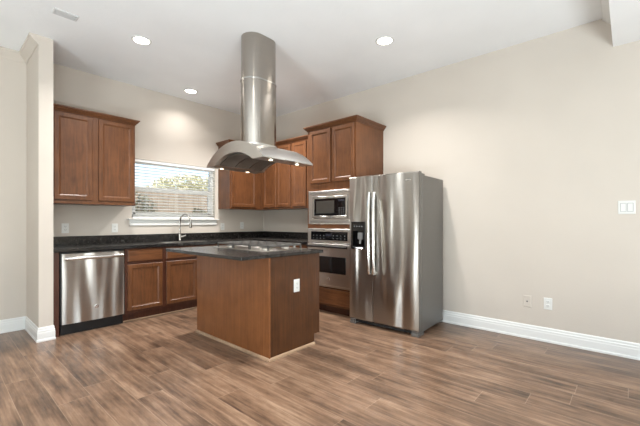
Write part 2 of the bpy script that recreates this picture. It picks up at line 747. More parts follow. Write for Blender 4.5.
shrub('grey-green shrub in front of the fence, left of the faucet', -.95, 3.2, 1.85, .5, 1700, 5)
shrub('smaller grey-green shrub in front of the fence, behind the right blind', .55, 3.3, 1.55, .42, 1200, 6)

# ================================================================== upper cabinets
UZ0, UZ1 = 1.392, 2.412


def carcass(parent, x0, x1, y0, y1, z0, z1, mat='wood'):
    return obj('body', bx(x0, x1, y0, y1, z0, z1, .0015), M[mat], parent)


# left of the window
c = thing('upper_cabinet', 'two-door brown wall cabinet left of the window, beside the wing wall', 'cabinet', (-2.77, -.165, UZ0), 'wall cabinets')
UX0, UX1 = -3.229, -2.335
carcass(c, UX0, UX1, -.33, -.002, UZ0, UZ1)
m = mapA(-.33)
cab_door(c, m, -3.168, -2.807, UZ0 + .045, UZ1 - .012)
cab_door(c, m, -2.742, -2.352, UZ0 + .045, UZ1 - .012)
obj('crown_moulding', sweep(B(), [(UX0, -.33), (UX1, -.33), (UX1, -.002)], crown_at(UZ1)), M['wood'], c)
obj('top_panel', bx(UX0, UX1, -.33, -.002, UZ1, UZ1 + .05), M['wood'], c)
obj('bottom_rail', bx(UX0, UX1 - .002, -.346, -.331, UZ0 + .002, UZ0 + .03, .002), M['wood'], c)

# right of the window, in the corner
c = thing('upper_cabinet', 'single-door brown wall cabinet right of the window, in the corner', 'cabinet', (-.47, -.165, UZ0), 'wall cabinets')
CX0 = -.935
carcass(c, CX0, -.003, -.33, -.002, UZ0, UZ1)
cab_door(c, mapA(-.33), -.915, -.425, UZ0 + .03, UZ1 - .012)
obj('crown_moulding', sweep(B(), [(CX0, -.002), (CX0, -.33), (-.385, -.33)], crown_at(UZ1)), M['wood'], c)
obj('top_panel', bx(CX0, -.003, -.33, -.002, UZ1, UZ1 + .05), M['wood'], c)
# along the right wall
c = thing('upper_cabinet', 'two-door brown wall cabinet on the right wall, next to the corner', 'cabinet', (-.165, -.72, UZ0), 'wall cabinets')
carcass(c, -.33, -.003, -1.10, -.334, UZ0, UZ1)
m = mapB(-.33)
cab_door(c, m, -.745, -.425, UZ0 + .03, UZ1 - .012)
cab_door(c, m, -1.085, -.765, UZ0 + .03, UZ1 - .012)
obj('crown_moulding', sweep(B(), [(-.33, -.385), (-.33, -1.10)], crown_at(UZ1)), M['wood'], c)
obj('top_panel', bx(-.33, -.003, -1.10, -.40, UZ1, UZ1 + .05), M['wood'], c)
c = thing('upper_cabinet', 'brown wall cabinet on the right wall, against the tall oven cabinet', 'cabinet', (-.165, -1.41, UZ0), 'wall cabinets')
carcass(c, -.33, -.003, -1.725, -1.102, UZ0, UZ1)
cab_door(c, m, -1.422, -1.125, UZ0 + .03, UZ1 - .012)
cab_door(c, m, -1.715, -1.442, UZ0 + .03, UZ1 - .012)
obj('crown_moulding', sweep(B(), [(-.33, -1.102), (-.33, -1.725)], crown_at(UZ1)), M['wood'], c)
obj('top_panel', bx(-.33, -.003, -1.725, -1.102, UZ1, UZ1 + .05), M['wood'], c)

# ================================================================== tall oven cabinet
TY0, TY1, TX = -2.540, -1.732, -.612
OY0, OY1 = -2.497, -1.777
c = thing('oven_cabinet', 'tall brown cabinet holding the microwave and wall oven', 'cabinet', (-.31, -2.14, 0))
b = B()
box(b, TX, -.003, TY1 - .02, TY1, .0, UZ1)
box(b, TX, -.003, TY0, TY0 + .02, .0, UZ1)
box(b, TX + .03, -.003, TY0 + .02, TY1 - .02, 1.62, UZ1 - .001)
box(b, TX + .03, -.003, TY0 + .02, TY1 - .02, 1.115, 1.15)
box(b, TX + .03, -.003, TY0 + .02, TY1 - .02, .30, .34)
box(b, TX + .075, -.003, TY0 + .02, TY1 - .02, 0, .10)
box(b, -.02, -.003, TY0 + .02, TY1 - .02, .10, 1.62)
obj('body', b, M['wood'], c)
b = B()
for (u0, u1, v0, v1) in ((TY0, OY0, .10, UZ1), (OY1, TY1, .10, UZ1), (OY0, OY1, 1.60, UZ1), (OY0, OY1, 1.102, 1.158), (OY0, OY1, .10, .345)):
    box(b, TX - .018, TX + .001, u0, u1, v0, v1)
obj('face_frame', b, M['wood'], c)
m = mapB(TX - .018)
cab_door(c, m, -2.142, -1.786, 1.70, UZ1 - .012)
cab_door(c, m, -2.52, -2.176, 1.70, UZ1 - .012)
drawer(c, m, -2.52, -1.786, .125, .325)
obj('crown_moulding', sweep(B(), [(-.40, TY1), (TX - .018, TY1), (TX - .018, TY0), (-.003, TY0)], crown_at(UZ1)), M['wood'], c)
obj('top_panel', bx(TX - .018, -.003, TY0, TY1, UZ1, UZ1 + .05), M['wood'], c)
obj('toe_kick', bx(TX + .06, TX + .074, TY0 + .02, TY1 - .02, 0, .10), M['wooddark'], c)

# ------------------------------------------------------------------ microwave
FX = TX - .019
mo = thing('microwave', 'built-in steel microwave with trim frame above the wall oven', 'microwave', (FX, -2.145, 1.159))
m = mapB(FX)
b = rings(B(), m, OY0 - .012, OY1 + .012, 1.160, 1.596, [(0, .001), (0, .016), (.004, .02), (.07, .02), (.072, .018), (.072, .001)], cap=False, capback=False)
obj('trim_frame', b, M['trimsteel'], mo)
for (v0, v1) in ((1.548, 1.585), (1.170, 1.212)):
    g = obj('vent_strip', pbox(B(), m, OY0 + .01, OY1 - .01, v0, v1, .0205, .0235), M['trimsteel'], mo)
    b = B()
    for i in range(3):
        v = v0 + .007 + i * .011
        pbox(b, m, OY0 + .02, OY1 - .02, v, v + .004, .0236, .0245)
    obj('vent_slot', b, M['slot'], g)
U0, U1, V0, V1 = OY0 + .062, OY1 - .062, 1.234, 1.522
obj('cavity', bx(FX + .012, FX + .36, U0 + .01, U1 - .01, V0, V1), M['black'], mo)
d = obj('door', rings(B(), m, U0, U1, V0, V1, [(0, -.012), (0, .024), (.006, .03), (.030, .03), (.034, .027), (.034, -.012)], cap=False, capback=False), M['steel'], mo)
obj('door_window', pbox(B(), m, U0 + .16, U1 - .035, V0 + .035, V1 - .035, .0, .028), M['blackglass'], d)
obj('mesh_screen', pbox(B(), m, U0 + .215, U1 - .075, V0 + .065, V1 - .06, .0282, .0286, .0002), M['mwglass'], d)
p = obj('control_panel', pbox(B(), m, U0 + .035, U0 + .158, V0 + .035, V1 - .035, .0, .028), M['blackglass'], mo)
obj('display', pbox(B(), m, U0 + .05, U0 + .145, V1 - .075, V1 - .05, .0282, .0286, .0002), M['display'], p)
b = B()
for i in range(4):
    for j in range(3):
        u = U0 + .052 + j * .034
        v = V0 + .045 + i * .026
        pbox(b, m, u, u + .022, v, v + .012, .0282, .0286, .0002)
obj('keypad', b, M['slot'], p)
obj('badge', lathe(B(), [(.011, 0), (.011, .002), (.008, .003)], (FX - .0301, (U0 + U1) / 2, V0 + .017), 20, 'x'), M['logo'], d)

# ------------------------------------------------------------------ wall oven
ov = thing('wall_oven', 'steel wall oven with black control panel below the microwave', 'oven', (FX, -2.145, .347))
b = bx(FX + .02, FX + .55, OY0 + .012, OY1 - .012, .349, 1.096)
obj('oven_box', b, M['black'], ov)
obj('side_trim', rings(B(), m, OY0 - .008, OY1 + .008, .348, 1.100, [(0, .001), (0, .01), (.003, .012), (.02, .012), (.02, .001)], cap=False, capback=False), M['steel'], ov)
p = obj('control_panel', pbox(B(), m, OY0 - .006, OY1 + .006, .918, 1.098, .013, .04, .004), M['trimsteel'], ov)
g = obj('control_glass', pbox(B(), m, OY0 + .055, OY1 - .055, .952, 1.062, .0402, .0425), M['blackglass'], p)
obj('display', pbox(B(), m, -2.19, -2.09, 1.005, 1.035, .0427, .0431, .0002), M['display'], g)
b = B()
for u in (-2.40, -2.34, -2.28, -2.22, -2.06, -2.0, -1.94, -1.88):
    for v in (.975, 1.012):
        lathe(b, [(.006, 0), (.006, -.0005)], (FX - .0427, u, v), 14, 'x')
obj('touch_button', b, M['grey'], g)
obj('badge', lathe(B(), [(.012, 0), (.012, -.002), (.009, -.003)], (FX - .0402, -2.06, 1.079), 20, 'x'), M['logo'], p)
d = obj('door', rings(B(), m, OY0 - .002, OY1 + .002, .378, .908, [(0, .013), (0, .046), (.005, .05)]), M['trimsteel'], ov)
obj('door_window', pbox(B(), m, OY0 + .075, OY1 - .075, .535, .745, .0502, .052), M['ovenglass'], d)
hb = B()
tube(hb, [(FX - .095, OY0 + .03, .872), (FX - .095, OY1 - .03, .872)], .013, 16)
for u in (OY0 + .06, OY1 - .06):
    tube(hb, [(FX - .0502, u, .872), (FX - .095, u, .872)], .009, 12)
obj('handle', hb, M['black'], d, smooth=True)
obj('badge', lathe(B(), [(.021, 0), (.021, -.002), (.017, -.0035)], (FX - .0502, -2.145, .455), 24, 'x'), M['logo'], d)
obj('bottom_trim', pbox(B(), m, OY0 - .006, OY1 + .006, .349, .372, .013, .03, .003), M['trimsteel'], ov)

# ================================================================== base cabinets, back wall
BZ0, BZ1, BY = .105, .872, -.585
m = mapA(BY - .019)
# panel between wing wall and dishwasher
e = obj('end_panel', bx(-3.229, -3.176, -.606, -.003, 0, .872, .001), M['wooddark'], origin=(-3.187, -.3, 0))
tag(e, 'narrow dark wood end panel between the wing wall and the dishwasher', 'panel')


def base(label, x0, x1, doors, drawers, toe=True):
    c = thing('base_cabinet', label, 'cabinet', ((x0 + x1) / 2, -.3, 0), 'base cabinets')
    b = B()
    box(b, x0, x0 + .018, BY, -.003, BZ0, BZ1)
    box(b, x1 - .018, x1, BY, -.003, BZ0, BZ1)
    box(b, x0 + .018, x1 - .018, BY, -.003, BZ0, BZ0 + .018)
    box(b, x0 + .018, x1 - .018, -.02, -.003, BZ0 + .018, BZ1)
    obj('body', b, M['wood'], c)
    obj('face_frame', bx(x0, x1, BY - .019, BY - .0005, BZ0, BZ1, .001), M['wooddark'], c)
    for u0, u1 in doors:
        cab_door(c, m, u0, u1, .138, .685)
    for u0, u1 in drawers:
        drawer(c, m, u0, u1, .718, .858)
    k = obj('toe_kick', bx(x0, x1, -.540, -.522, 0, BZ0 - .001), M['wooddark'], c)
    obj('shoe_moulding', bx(x0, x1, -.554, -.5405, 0, .016, .004), M['shoe'], k)
    return c


base('single-door brown base cabinet next to the dishwasher', -2.548, -2.092, [(-2.522, -2.116)], [(-2.522, -2.116)])
base('two-door brown sink base cabinet below the faucet', -2.090, -1.17, [(-2.064, -1.64), (-1.61, -1.19)], [(-2.064, -1.64), (-1.61, -1.19)])
base('brown base cabinet against the back wall behind the island', -1.168, -.615, [(-1.145, -.70)], [(-1.145, -.70)])
# along the right wall
c = thing('base_cabinet', 'brown base cabinet on the right wall, beside the tall oven cabinet', 'cabinet', (-.3, -1.17, 0), 'base cabinets')
b = B()
box(b, -.585, -.003, -1.729, -.612, BZ0, BZ1)
obj('body', b, M['wood'], c)
obj('face_frame', bx(-.604, -.5855, -1.729, -.612, BZ0, BZ1, .001), M['wood'], c)
mb = mapB(-.604)
for u0, u1 in ((-1.70, -1.20), (-1.17, -.68)):
    cab_door(c, mb, u0, u1, .138, .685)
    drawer(c, mb, u0, u1, .718, .858)
obj('toe_kick', bx(-.54, -.522, -1.729, -.612, 0, BZ0 - .001), M['wooddark'], c)

# ------------------------------------------------------------------ dishwasher
DX0, DX1 = -3.168, -2.558
dw = thing('dishwasher', 'stainless steel dishwasher under the counter at the left end', 'dishwasher', ((DX0 + DX1) / 2, -.3, 0))
obj('tub', bx(DX0, DX1, -.575, -.03, .10, .868), M['black'], dw)
md = mapA(-.576)
obj('gasket', pbox(B(), md, DX0, DX1, .10, .868, 0, .02), M['black'], dw)
b = B()
n = 12
X0, X1 = DX0 + .012, DX1 - .004
pts = []
for i in range(n + 1):
    a = i / n
    x = X0 + (X1 - X0) * a
    pts.append((x, -.622 - .012 * (1 - (2 * a - 1) ** 2)))
pts += [(X1, -.597), (X0, -.597)]
prism(b, pts, 'z', .118, .852)
d = obj('door', b, M['steel'], dw, smooth=True)
b = B()
hp = []
for i in range(13):
    a = i / 12
    hp.append((X0 + .025 + (X1 - X0 - .05) * a, -.655 - .022 * (1 - (2 * a - 1) ** 4), .805))
tube(b, hp, .019, 14)
for x in (X0 + .035, X1 - .035):
    tube(b, [(x, -.622, .805), (x, -.662, .805)], .012, 12)
obj('handle', b, M['handle'], d, smooth=True)
obj('badge', lathe(B(), [(.021, 0), (.021, -.002), (.017, -.004)], (-2.845, -.6345, .262), 24, 'y'), M['logo'], d)
b = B()
box(b, DX0 + .01, DX1 - .004, -.575, -.55, .0, .098)
obj('kick_plate', b, M['black'], dw)

# ------------------------------------------------------------------ L-shaped worktop
CZ0, CZ1 = .876, .914
SX0, SX1, SY0, SY1 = -2.02, -1.34, -.53, -.13
wt = thing('kitchen_worktop', 'black granite L-shaped counter running under the window to the oven cabinet', 'counter', (-1.6, -.32, CZ0))
b = B()
FY = -.637
box(b, -3.231, SX0, FY, -.003, CZ0, CZ1, .003)
box(b, SX1, -.003, FY, -.003, CZ0, CZ1, .003)
box(b, SX0 - .003, SX1 + .003, FY, SY0, CZ0, CZ1, .003)
box(b, SX0 - .003, SX1 + .003, SY1, -.003, CZ0, CZ1, .003)
box(b, FY, -.003, -1.729, FY + .003, CZ0, CZ1, .003)
obj('slab', b, M['granite'], wt)
b = B()
box(b, -3.231, -.003, -.023, -.003, CZ1 + .0005, 1.016, .002)
box(b, -.023, -.003, -1.729, -.0235, CZ1 + .0005, 1.016, .002)
obj('backsplash', b, M['granite'], wt)
# sink bowl
sk = thing('kitchen_sink', 'steel sink bowl set into the black counter below the window', 'sink', (-1.68, -.33, .70))
b = B()
g = .003
x0, x1, y0, y1 = SX0 + g, SX1 - g, SY0 + g, SY1 - g
box(b, x0, x1, y0, y1, .700, .706)
box(b, x0, x0 + .006, y0, y1, .70, .905)
box(b, x1 - .006, x1, y0, y1, .70, .905)
box(b, x0, x1, y0, y0 + .006, .70, .905)
box(b, x0, x1, y1 - .006, y1, .70, .905)
obj('bowl', b, M['steel'], sk)
obj('drain', lathe(B(), [(.045, 0), (.045, .003), (.03, .004)], (-1.68, -.33, .7065), 24), M['chrome'], sk)

# faucet
fx, fy = -1.625, -.085
fc = thing('kitchen_faucet', 'tall gooseneck chrome faucet behind the sink', 'faucet', (fx, fy, CZ1))
obj('base', lathe(B(), [(.027, .0005), (.027, .006), (.022, .012), (.021, .09), (.017, .10)], (fx, fy, CZ1), 24), M['chrome'], fc, smooth=True)
pts = [(fx, fy, CZ1 + .095), (fx, fy, 1.19)]
rr = .105
for i in range(1, 13):
    a = math.pi * i / 13
    pts.append((fx + .055 * (1 - math.cos(a)) / 2, fy - rr * (1 - math.cos(a)), 1.19 + rr * math.sin(a)))
pts += [(fx + .055, fy - 2 * rr, 1.19), (fx + .055, fy - 2 * rr - .002, 1.17)]
obj('gooseneck', tube(B(), pts, .0125, 14), M['chrome'], fc, smooth=True)
obj('spray_head', lathe(B(), [(.0135, .0), (.017, -.015), (.018, -.06), (.015, -.07)], (fx + .055, fy - 2 * rr - .002, 1.17), 20), M['chrome'], fc, smooth=True)
obj('lever', tube(B(), [(fx, fy, CZ1 + .055), (fx + .045, fy - .012, CZ1 + .06), (fx + .085, fy - .02, CZ1 + .075)], [.014, .011, .006], 12), M['chrome'], fc, smooth=True)

# ================================================================== island
IX0, IX1, IY0, IY1 = -2.143, -1.50, -2.719, -1.519
isl = thing('kitchen_island', 'brown wood island cabinet standing in the middle of the kitchen', 'island', ((IX0 + IX1) / 2, (IY0 + IY1) / 2, 0))
b = B()
box(b, IX0 + .012, IX1 - .08, IY0 + .02, IY1 - .02, 0, .10)
box(b, IX0 + .012, IX1 - .02, IY0 + .02, IY1 - .02, .10, .884)
obj('body', b, M['wooddark'], isl)
obj('back_panel', bx(IX0, IX0 + .011, IY0, IY1, 0, .884, .001), M['panelwood'], isl)
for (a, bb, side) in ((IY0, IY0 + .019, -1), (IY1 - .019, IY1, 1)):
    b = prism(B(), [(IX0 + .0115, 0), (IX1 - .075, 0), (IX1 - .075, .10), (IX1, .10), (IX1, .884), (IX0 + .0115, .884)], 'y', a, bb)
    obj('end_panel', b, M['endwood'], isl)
obj('corner_trim', bx(IX0 - .006, IX0 + .012, IY0 - .006, IY0 - .0005, .016, .884, .001), M['panelwood'], isl)
SH = [(0, 0), (.016, 0), (.016, .012), (.010, .022), (0, .024)]
obj('shoe_moulding', sweep(B(), [(IX0, IY1), (IX0, IY0), (IX1 - .075, IY0)], [(-o if False else o, z) for o, z in SH]), M['shoe'], isl)
obj('face_frame', bx(IX1 - .019, IX1, IY0 + .0195, IY1 - .0195, .10, .884), M['wood'], isl)
me_ = mapE(IX1)
for i in range(3):
    u0 = IY0 + .03 + i * .385
    cab_door(isl, me_, u0, u0 + .365, .13, .685)
    drawer(isl, me_, u0, u0 + .365, .718, .858)
# countertop
it = obj('island_countertop', bx(-2.452, -1.475, -2.752, -1.440, .885, CZ1, .004, 2), M['granite'], origin=(-1.96, -2.1, CZ0))
tag(it, 'dark granite slab topping the island, overhanging on the left', 'counter')

# ------------------------------------------------------------------ cooktop
ck = thing('gas_cooktop', 'stainless gas cooktop with cast iron grates set on the island', 'cooktop', (-1.765, -2.09, CZ1))
KX0, KX1, KY0, KY1 = -2.03, -1.50, -2.545, -1.635
obj('tray', rings(B(), lambda u, v, d: Vector((u, v, CZ1 + d)), KX0, KX1, KY0, KY1, [(0, .0005), (0, .003), (.008, .006), (.03, .006), (.036, .004)]), M['steel'], ck)
zt = CZ1 + .004
burn = [(-1.90, -2.38, .048), (-1.64, -2.38, .04), (-1.77, -2.09, .06), (-1.90, -1.80, .04), (-1.64, -1.80, .048)]
for x, y, r in burn:
    bb = obj('burner', lathe(B(), [(r * 1.15, .0005), (r * 1.15, .006), (r, .010), (r, .016)], (x, y, zt), 24), M['trimsteel'], ck, smooth=True)
    obj('burner_cap', lathe(B(), [(r * .85, .0165), (r * .9, .019), (r * .85, .024), (r * .5, .026)], (x, y, zt), 24), M['iron'], bb, smooth=True)
for (a, bb_) in ((KY0 + .03, KY0 + .315), (KY0 + .318, KY1 - .318), (KY1 - .315, KY1 - .03)):
    b = B()
    x0, x1 = KX0 + .045, KX1 - .045
    z0, z1 = zt + .034, zt + .052
    w_ = .013
    box(b, x0, x1, a, a + w_, z0, z1, .002)
    box(b, x0, x1, bb_ - w_, bb_, z0, z1, .002)
    box(b, x0, x0 + w_, a, bb_, z0, z1, .002)
    box(b, x1 - w_, x1, a, bb_, z0, z1, .002)
    cy = (a + bb_) / 2
    box(b, x0, x1, cy - w_ / 2, cy + w_ / 2, z0, z1, .002)
    for fx_ in (.25, .5, .75):
        cxx = x0 + (x1 - x0) * fx_
        box(b, cxx - w_ / 2, cxx + w_ / 2, a, bb_, z0, z1, .002)
    for px in (x0, x1 - w_):
        for py in (a, bb_ - w_):
            box(b, px, px + w_, py, py + w_, zt + .0005, z0)
    obj('grate', b, M['iron'], ck)
for i in range(5):
    y = KY0 + .16 + i * .148
    kn = obj('knob', lathe(B(), [(.017, .0005), (.017, .014), (.014, .020)], (KX1 - .020, y, CZ1 + .0065), 18), M['chrome'], ck, smooth=True)

# ================================================================== hood
HX0, HX1, HY0, HY1, HZ = -2.152, -1.518, -2.651, -1.727, 1.755
hy, hx = (HY0 + HY1) / 2, (HX0 + HX1) / 2
hd = thing('range_hood', 'curved stainless island hood hanging from the ceiling over the cooktop', 'hood', (hx, hy, H))


def arc(half, rise, z0, n, off=0):
    """points of a flattened arch from -half to +half"""
    r = (half * half + rise * rise) / (2 * rise)
    out = []
    a0 = math.asin(half / r)
    for i in range(n + 1):
        a = -a0 + 2 * a0 * i / n
        out.append((hy + r * math.sin(a), z0 + r * math.cos(a) - (r - rise)))
    return out


hw = (HY1 - HY0) / 2
outer = arc(hw, .195, HZ + .006, 28)
inner = arc(hw - .150, .095, HZ, 28)
b = B()
vo0 = [b.verts.new((HX0, y, z)) for y, z in outer]
vi0 = [b.verts.new((HX0, y, z)) for y, z in inner]
vo1 = [b.verts.new((HX1, y, z)) for y, z in outer]
vi1 = [b.verts.new((HX1, y, z)) for y, z in inner]
el = [[b.verts.new((x, y, HZ)) for y in (HY0, HY1)] for x in (HX0, HX1)]
n = len(outer)
for i in range(n - 1):
    b.faces.new((vo0[i], vo0[i + 1], vo1[i + 1], vo1[i]))
    b.faces.new((vi0[i], vi0[i + 1], vi1[i + 1], vi1[i]))
    b.faces.new((vo0[i], vo0[i + 1], vi0[i + 1], vi0[i]))
    b.faces.new((vo1[i], vo1[i + 1], vi1[i + 1], vi1[i]))
for s, i in ((0, 0), (1, n - 1)):
    b.faces.new((vo0[i], el[0][s], vi0[i]))
    b.faces.new((vo1[i], el[1][s], vi1[i]))
    b.faces.new((vo0[i], el[0][s], el[1][s], vo1[i]))
    b.faces.new((vi0[i], el[0][s], el[1][s], vi1[i]))
cn = obj('canopy', b, M['hoodsteel'], hd, smooth=True)
# vaulted filters inside the arch
inn = arc(hw - .155, .089, HZ + .002, 24)
for k in range(3):
    xa = HX0 + .045 + k * (HX1 - HX0 - .09) / 3
    xb = xa + (HX1 - HX0 - .09) / 3 - .008
    p = [(y, z - .001) for y, z in inn[1:-1]]
    q = [(y, z - .009) for y, z in inn[1:-1]][::-1]
    bmf = B()
    A0 = [[bmf.verts.new((x, y, z)) for y, z in p] for x in (xa, xb)]
    A1 = [[bmf.verts.new((x, y, z)) for y, z in q[::-1]] for x in (xa, xb)]
    mlen = len(p)
    for i in range(mlen - 1):
        bmf.faces.new((A0[0][i], A0[0][i + 1], A0[1][i + 1], A0[1][i]))
        bmf.faces.new((A1[0][i], A1[0][i + 1], A1[1][i + 1], A1[1][i]))
        for j in (0, 1):
            bmf.faces.new((A0[j][i], A0[j][i + 1], A1[j][i + 1], A1[j][i]))
    for i in (0, mlen - 1):
        bmf.faces.new((A0[0][i], A0[1][i], A1[1][i], A1[0][i]))
    obj('filter', bmf, M['filter'], hd, smooth=True)
# bulbs
for x in (HX0 + .14, HX1 - .16):
    for y in (HY0 + .065, HY1 - .065):
        s_ = obj('hood_light', lathe(B(), [(.026, 0), (.026, -.004), (.020, -.005)], (x, y, HZ - .0005), 20), M['chrome'], hd)
        obj('bulb_lens', lathe(B(), [(.018, -.0055), (.017, -.008), (.012, -.009)], (x, y, HZ - .0005), 18), M['spot'], s_)
        l = bpy.data.lights.new('hood_bulb', 'SPOT')
        l.energy = HOOD_W * 4
        l.color = (1, .86, .66)
        l.spot_size = R(120)
        l.spot_blend = .6
        l.shadow_soft_size = .018
        lo = bpy.data.objects.new('hood_bulb_light', l)
        COL.objects.link(lo)
        lo.parent = hd
        lo.location = Vector((x, y, HZ - .014)) - hd.location
        lo['category'] = ''
        del lo['category']
# control strip on the near edge
obj('control_strip', bx(hx - .06, hx + .06, HY0 - .002, HY0 + .004, HZ + .001, HZ + .005), M['black'], hd)


def stadium(cx, cy, lx, ly, n=12):
    """plan outline elongated along x"""
    r = ly / 2
    d = lx / 2 - r
    pts = []
    for i in range(n + 1):
        a = -math.pi / 2 + math.pi * i / n
        pts.append((cx + d + r * math.cos(a), cy + r * math.sin(a)))
    for i in range(n + 1):
        a = math.pi / 2 + math.pi * i / n
        pts.append((cx - d + r * math.cos(a), cy + r * math.sin(a)))
    return pts


ZJ = 2.60
obj('lower_duct', prism(B(), stadium(hx, hy, .385, .255), 'z', HZ + .165, ZJ), M['ductsteel'], hd, smooth=True)
obj('upper_duct', prism(B(), stadium(hx, hy, .375, .245), 'z', ZJ - .02, H - .001), M['ductsteel'], hd, smooth=True)
b = prism(B(), stadium(hx, hy, .390, .260), 'z', ZJ - .012, ZJ + .004)
obj('joint_band', b, M['chrome'], hd, smooth=True)
b = prism(B(), stadium(hx, hy, .410, .280), 'z', HZ + .165, HZ + .205)
obj('collar', b, M['hoodsteel'], hd, smooth=True)

# ================================================================== refrigerator
fg = thing('refrigerator', 'stainless side-by-side refrigerator standing by the oven cabinet', 'refrigerator', (-.055, -3.389, 0))
GH = 1.712
gx0 = -.655     # case front
gy0, gy1 = -3.387, -2.566
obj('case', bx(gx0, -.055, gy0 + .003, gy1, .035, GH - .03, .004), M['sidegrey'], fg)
gd = -.672      # door back
SPL = -2.845


def fdoor(y0, y1, hole=None):
    """curved-front door; hole=(ya,yb,za,zb) leaves an opening for the dispenser"""
    b = B()
    N = 24
    ys = [y0 + (y1 - y0) * i / N for i in range(N + 1)]
    zs = [.062, .075, GH - .012, GH]
    if hole:
        ys = sorted(set([round(v, 5) for v in ys if not (hole[0] - .004 < v < hole[0] + .004 or hole[1] - .004 < v < hole[1] + .004)] + [hole[0], hole[1]]))
        zs = [.062, .075, hole[2], hole[3], GH - .012, GH]
    ymid, half = (y0 + y1) / 2, (y1 - y0) / 2

    def fx(y):
        a = (y - ymid) / half
        return -.742 - .010 * (1 - abs(a) ** 2.6)
    g = [[b.verts.new((fx(y) + (.010 if j in (0, len(zs) - 1) else 0), y, z)) for y in ys] for j, z in enumerate(zs)]
    bk = [[b.verts.new((gd, y, z)) for y in (y0, y1)] for z in (zs[0], zs[-1])]
    holev = []
    for j in range(len(zs) - 1):
        for i in range(len(ys) - 1):
            if hole and abs(zs[j] - hole[2]) < 1e-6 and hole[0] - 1e-4 <= ys[i] and ys[i + 1] <= hole[1] + 1e-4:
                continue
            b.faces.new((g[j][i], g[j][i + 1], g[j + 1][i + 1], g[j + 1][i]))
    b.faces.new([g[j][0] for j in range(len(zs))] + [bk[1][0], bk[0][0]])
    b.faces.new([g[j][-1] for j in range(len(zs))] + [bk[1][1], bk[0][1]])
    b.faces.new(g[0] + [bk[0][1], bk[0][0]])
    b.faces.new(g[-1] + [bk[1][1], bk[1][0]])
    b.faces.new((bk[0][0], bk[0][1], bk[1][1], bk[1][0]))
    if hole:
        ja, jb = zs.index(hole[2]), zs.index(hole[3])
        ia, ib = ys.index(hole[0]), ys.index(hole[1])
        loop = [g[ja][i] for i in range(ia, ib + 1)] + [g[jb][i] for i in range(ib, ia - 1, -1)]
        inner_ = [b.verts.new((-.69, v.co.y, v.co.z)) for v in loop]
        for i in range(len(loop)):
            b.faces.new((loop[i], loop[(i + 1) % len(loop)], inner_[(i + 1) % len(loop)], inner_[i]))
        b.faces.new(inner_)
    return b


HO = (-2.745, -2.565, .878, 1.187)
d1 = obj('freezer_door', fdoor(SPL + .003, -2.530, HO), M['steel'], fg, smooth=True)
d2 = obj('fridge_door', fdoor(gy0, SPL - .003), M['steel'], fg, smooth=True)
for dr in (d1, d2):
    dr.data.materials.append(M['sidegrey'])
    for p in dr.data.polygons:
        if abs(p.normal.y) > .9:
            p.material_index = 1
for dr, y in ((d1, SPL + .030), (d2, SPL - .030)):
    pts = []
    for i in range(17):
        a = i / 16
        z = .60 + .92 * a
        pts.append((-.768 - .022 * (1 - (2 * a - 1) ** 4) - .0, y, z))
    b = B()
    # flat bowed bar
    prev = None
    for p in pts:
        r_ = [b.verts.new((p[0] + dx, p[1] + dy, p[2])) for dx, dy in ((-.008, -.015), (-.013, 0), (-.008, .015), (.008, .015), (.008, -.015))]
        if prev:
            for k in range(5):
                b.faces.new((prev[k], prev[(k + 1) % 5], r_[(k + 1) % 5], r_[k]))
        else:
            b.faces.new(r_)
        prev = r_
    b.faces.new(prev)
    for z in (.615, 1.505):
        box(b, -.768, -.737, y - .010, y + .010, z - .018, z + .018, .003)
    obj('handle', b, M['handle'], dr, smooth=True)
# dispenser
dp = obj('dispenser', rings(B(), mapB(-.745), HO[0], HO[1], HO[2], HO[3], [(-.004, .001), (-.004, .012), (.0, .014), (.008, .014), (.012, .010), (.012, -.052)], cap=True, capback=False), M['blackglass'], d1)
mdp = mapB(-.745)
obj('dispenser_panel', pbox(B(), mdp, HO[0] + .014, HO[1] - .014, HO[3] - .105, HO[3] - .014, -.05, .006), M['blackglass'], dp)
b = B()
for k in range(4):
    u = HO[0] + .03 + k * .034
    lathe(b, [(.008, 0), (.008, -.0006)], (-.7512, u + .01, HO[3] - .05), 14, 'x')
obj('touch_button', b, M['grey'], dp)
b = B()
box(b, -.745, -.712, HO[0] + .045, HO[0] + .105, .985, 1.065, .006)
tube(b, [(-.73, HO[0] + .075, .985), (-.735, HO[0] + .075, .935)], .012, 12)
obj('paddle', b, M['grey'], dp)
obj('drip_tray', bx(-.75, -.697, HO[0] + .014, HO[1] - .014, HO[2] + .013, HO[2] + .022, .002), M['slot'], dp)
# badge on the right door
obj('badge', pbox(B(), mapB(-.7505), -3.30, -3.245, 1.622, 1.634, .0, .004), M['logo'], d2)
# hinge caps, base grille, feet
for y0, y1 in ((gy0 + .01, gy0 + .10), (gy1 - .10, gy1 - .01)):
    obj('hinge_cap', bx(-.66, -.56, y0, y1, GH - .029, GH - .010, .006), M['sidegrey'], fg)
b = bx(-.690, -.664, gy0 + .09, gy1 - .06, .012, .052, .003)
g_ = obj('base_grille', b, M['slot'], fg)
b = B()
for i in range(3):
    box(b, -.6925, -.6905, gy0 + .11, gy1 - .08, .018 + i * .011, .023 + i * .011)
obj('grille_slot', b, M['dark'], g_)
for y0, y1 in ((gy0 + .004, gy0 + .085), (-2.613, -2.532)):
    b = B()
    box(b, -.742, -.60, y0, y1, .0, .030, .004)
    box(b, -.735, -.61, y0 + .003, y1 - .003, .032, .058, .004)
    obj('foot', b, M['sidegrey'], fg)
for y in (gy0 + .06, gy1 - .06):
    obj('roller', lathe(B(), [(.017, -.012), (.017, .012)], (-.12, y, .0175), 16, 'y'), M['black'], fg)
fg.rotation_euler = (0, 0, R(2.0))
fg.location.y = -3.384

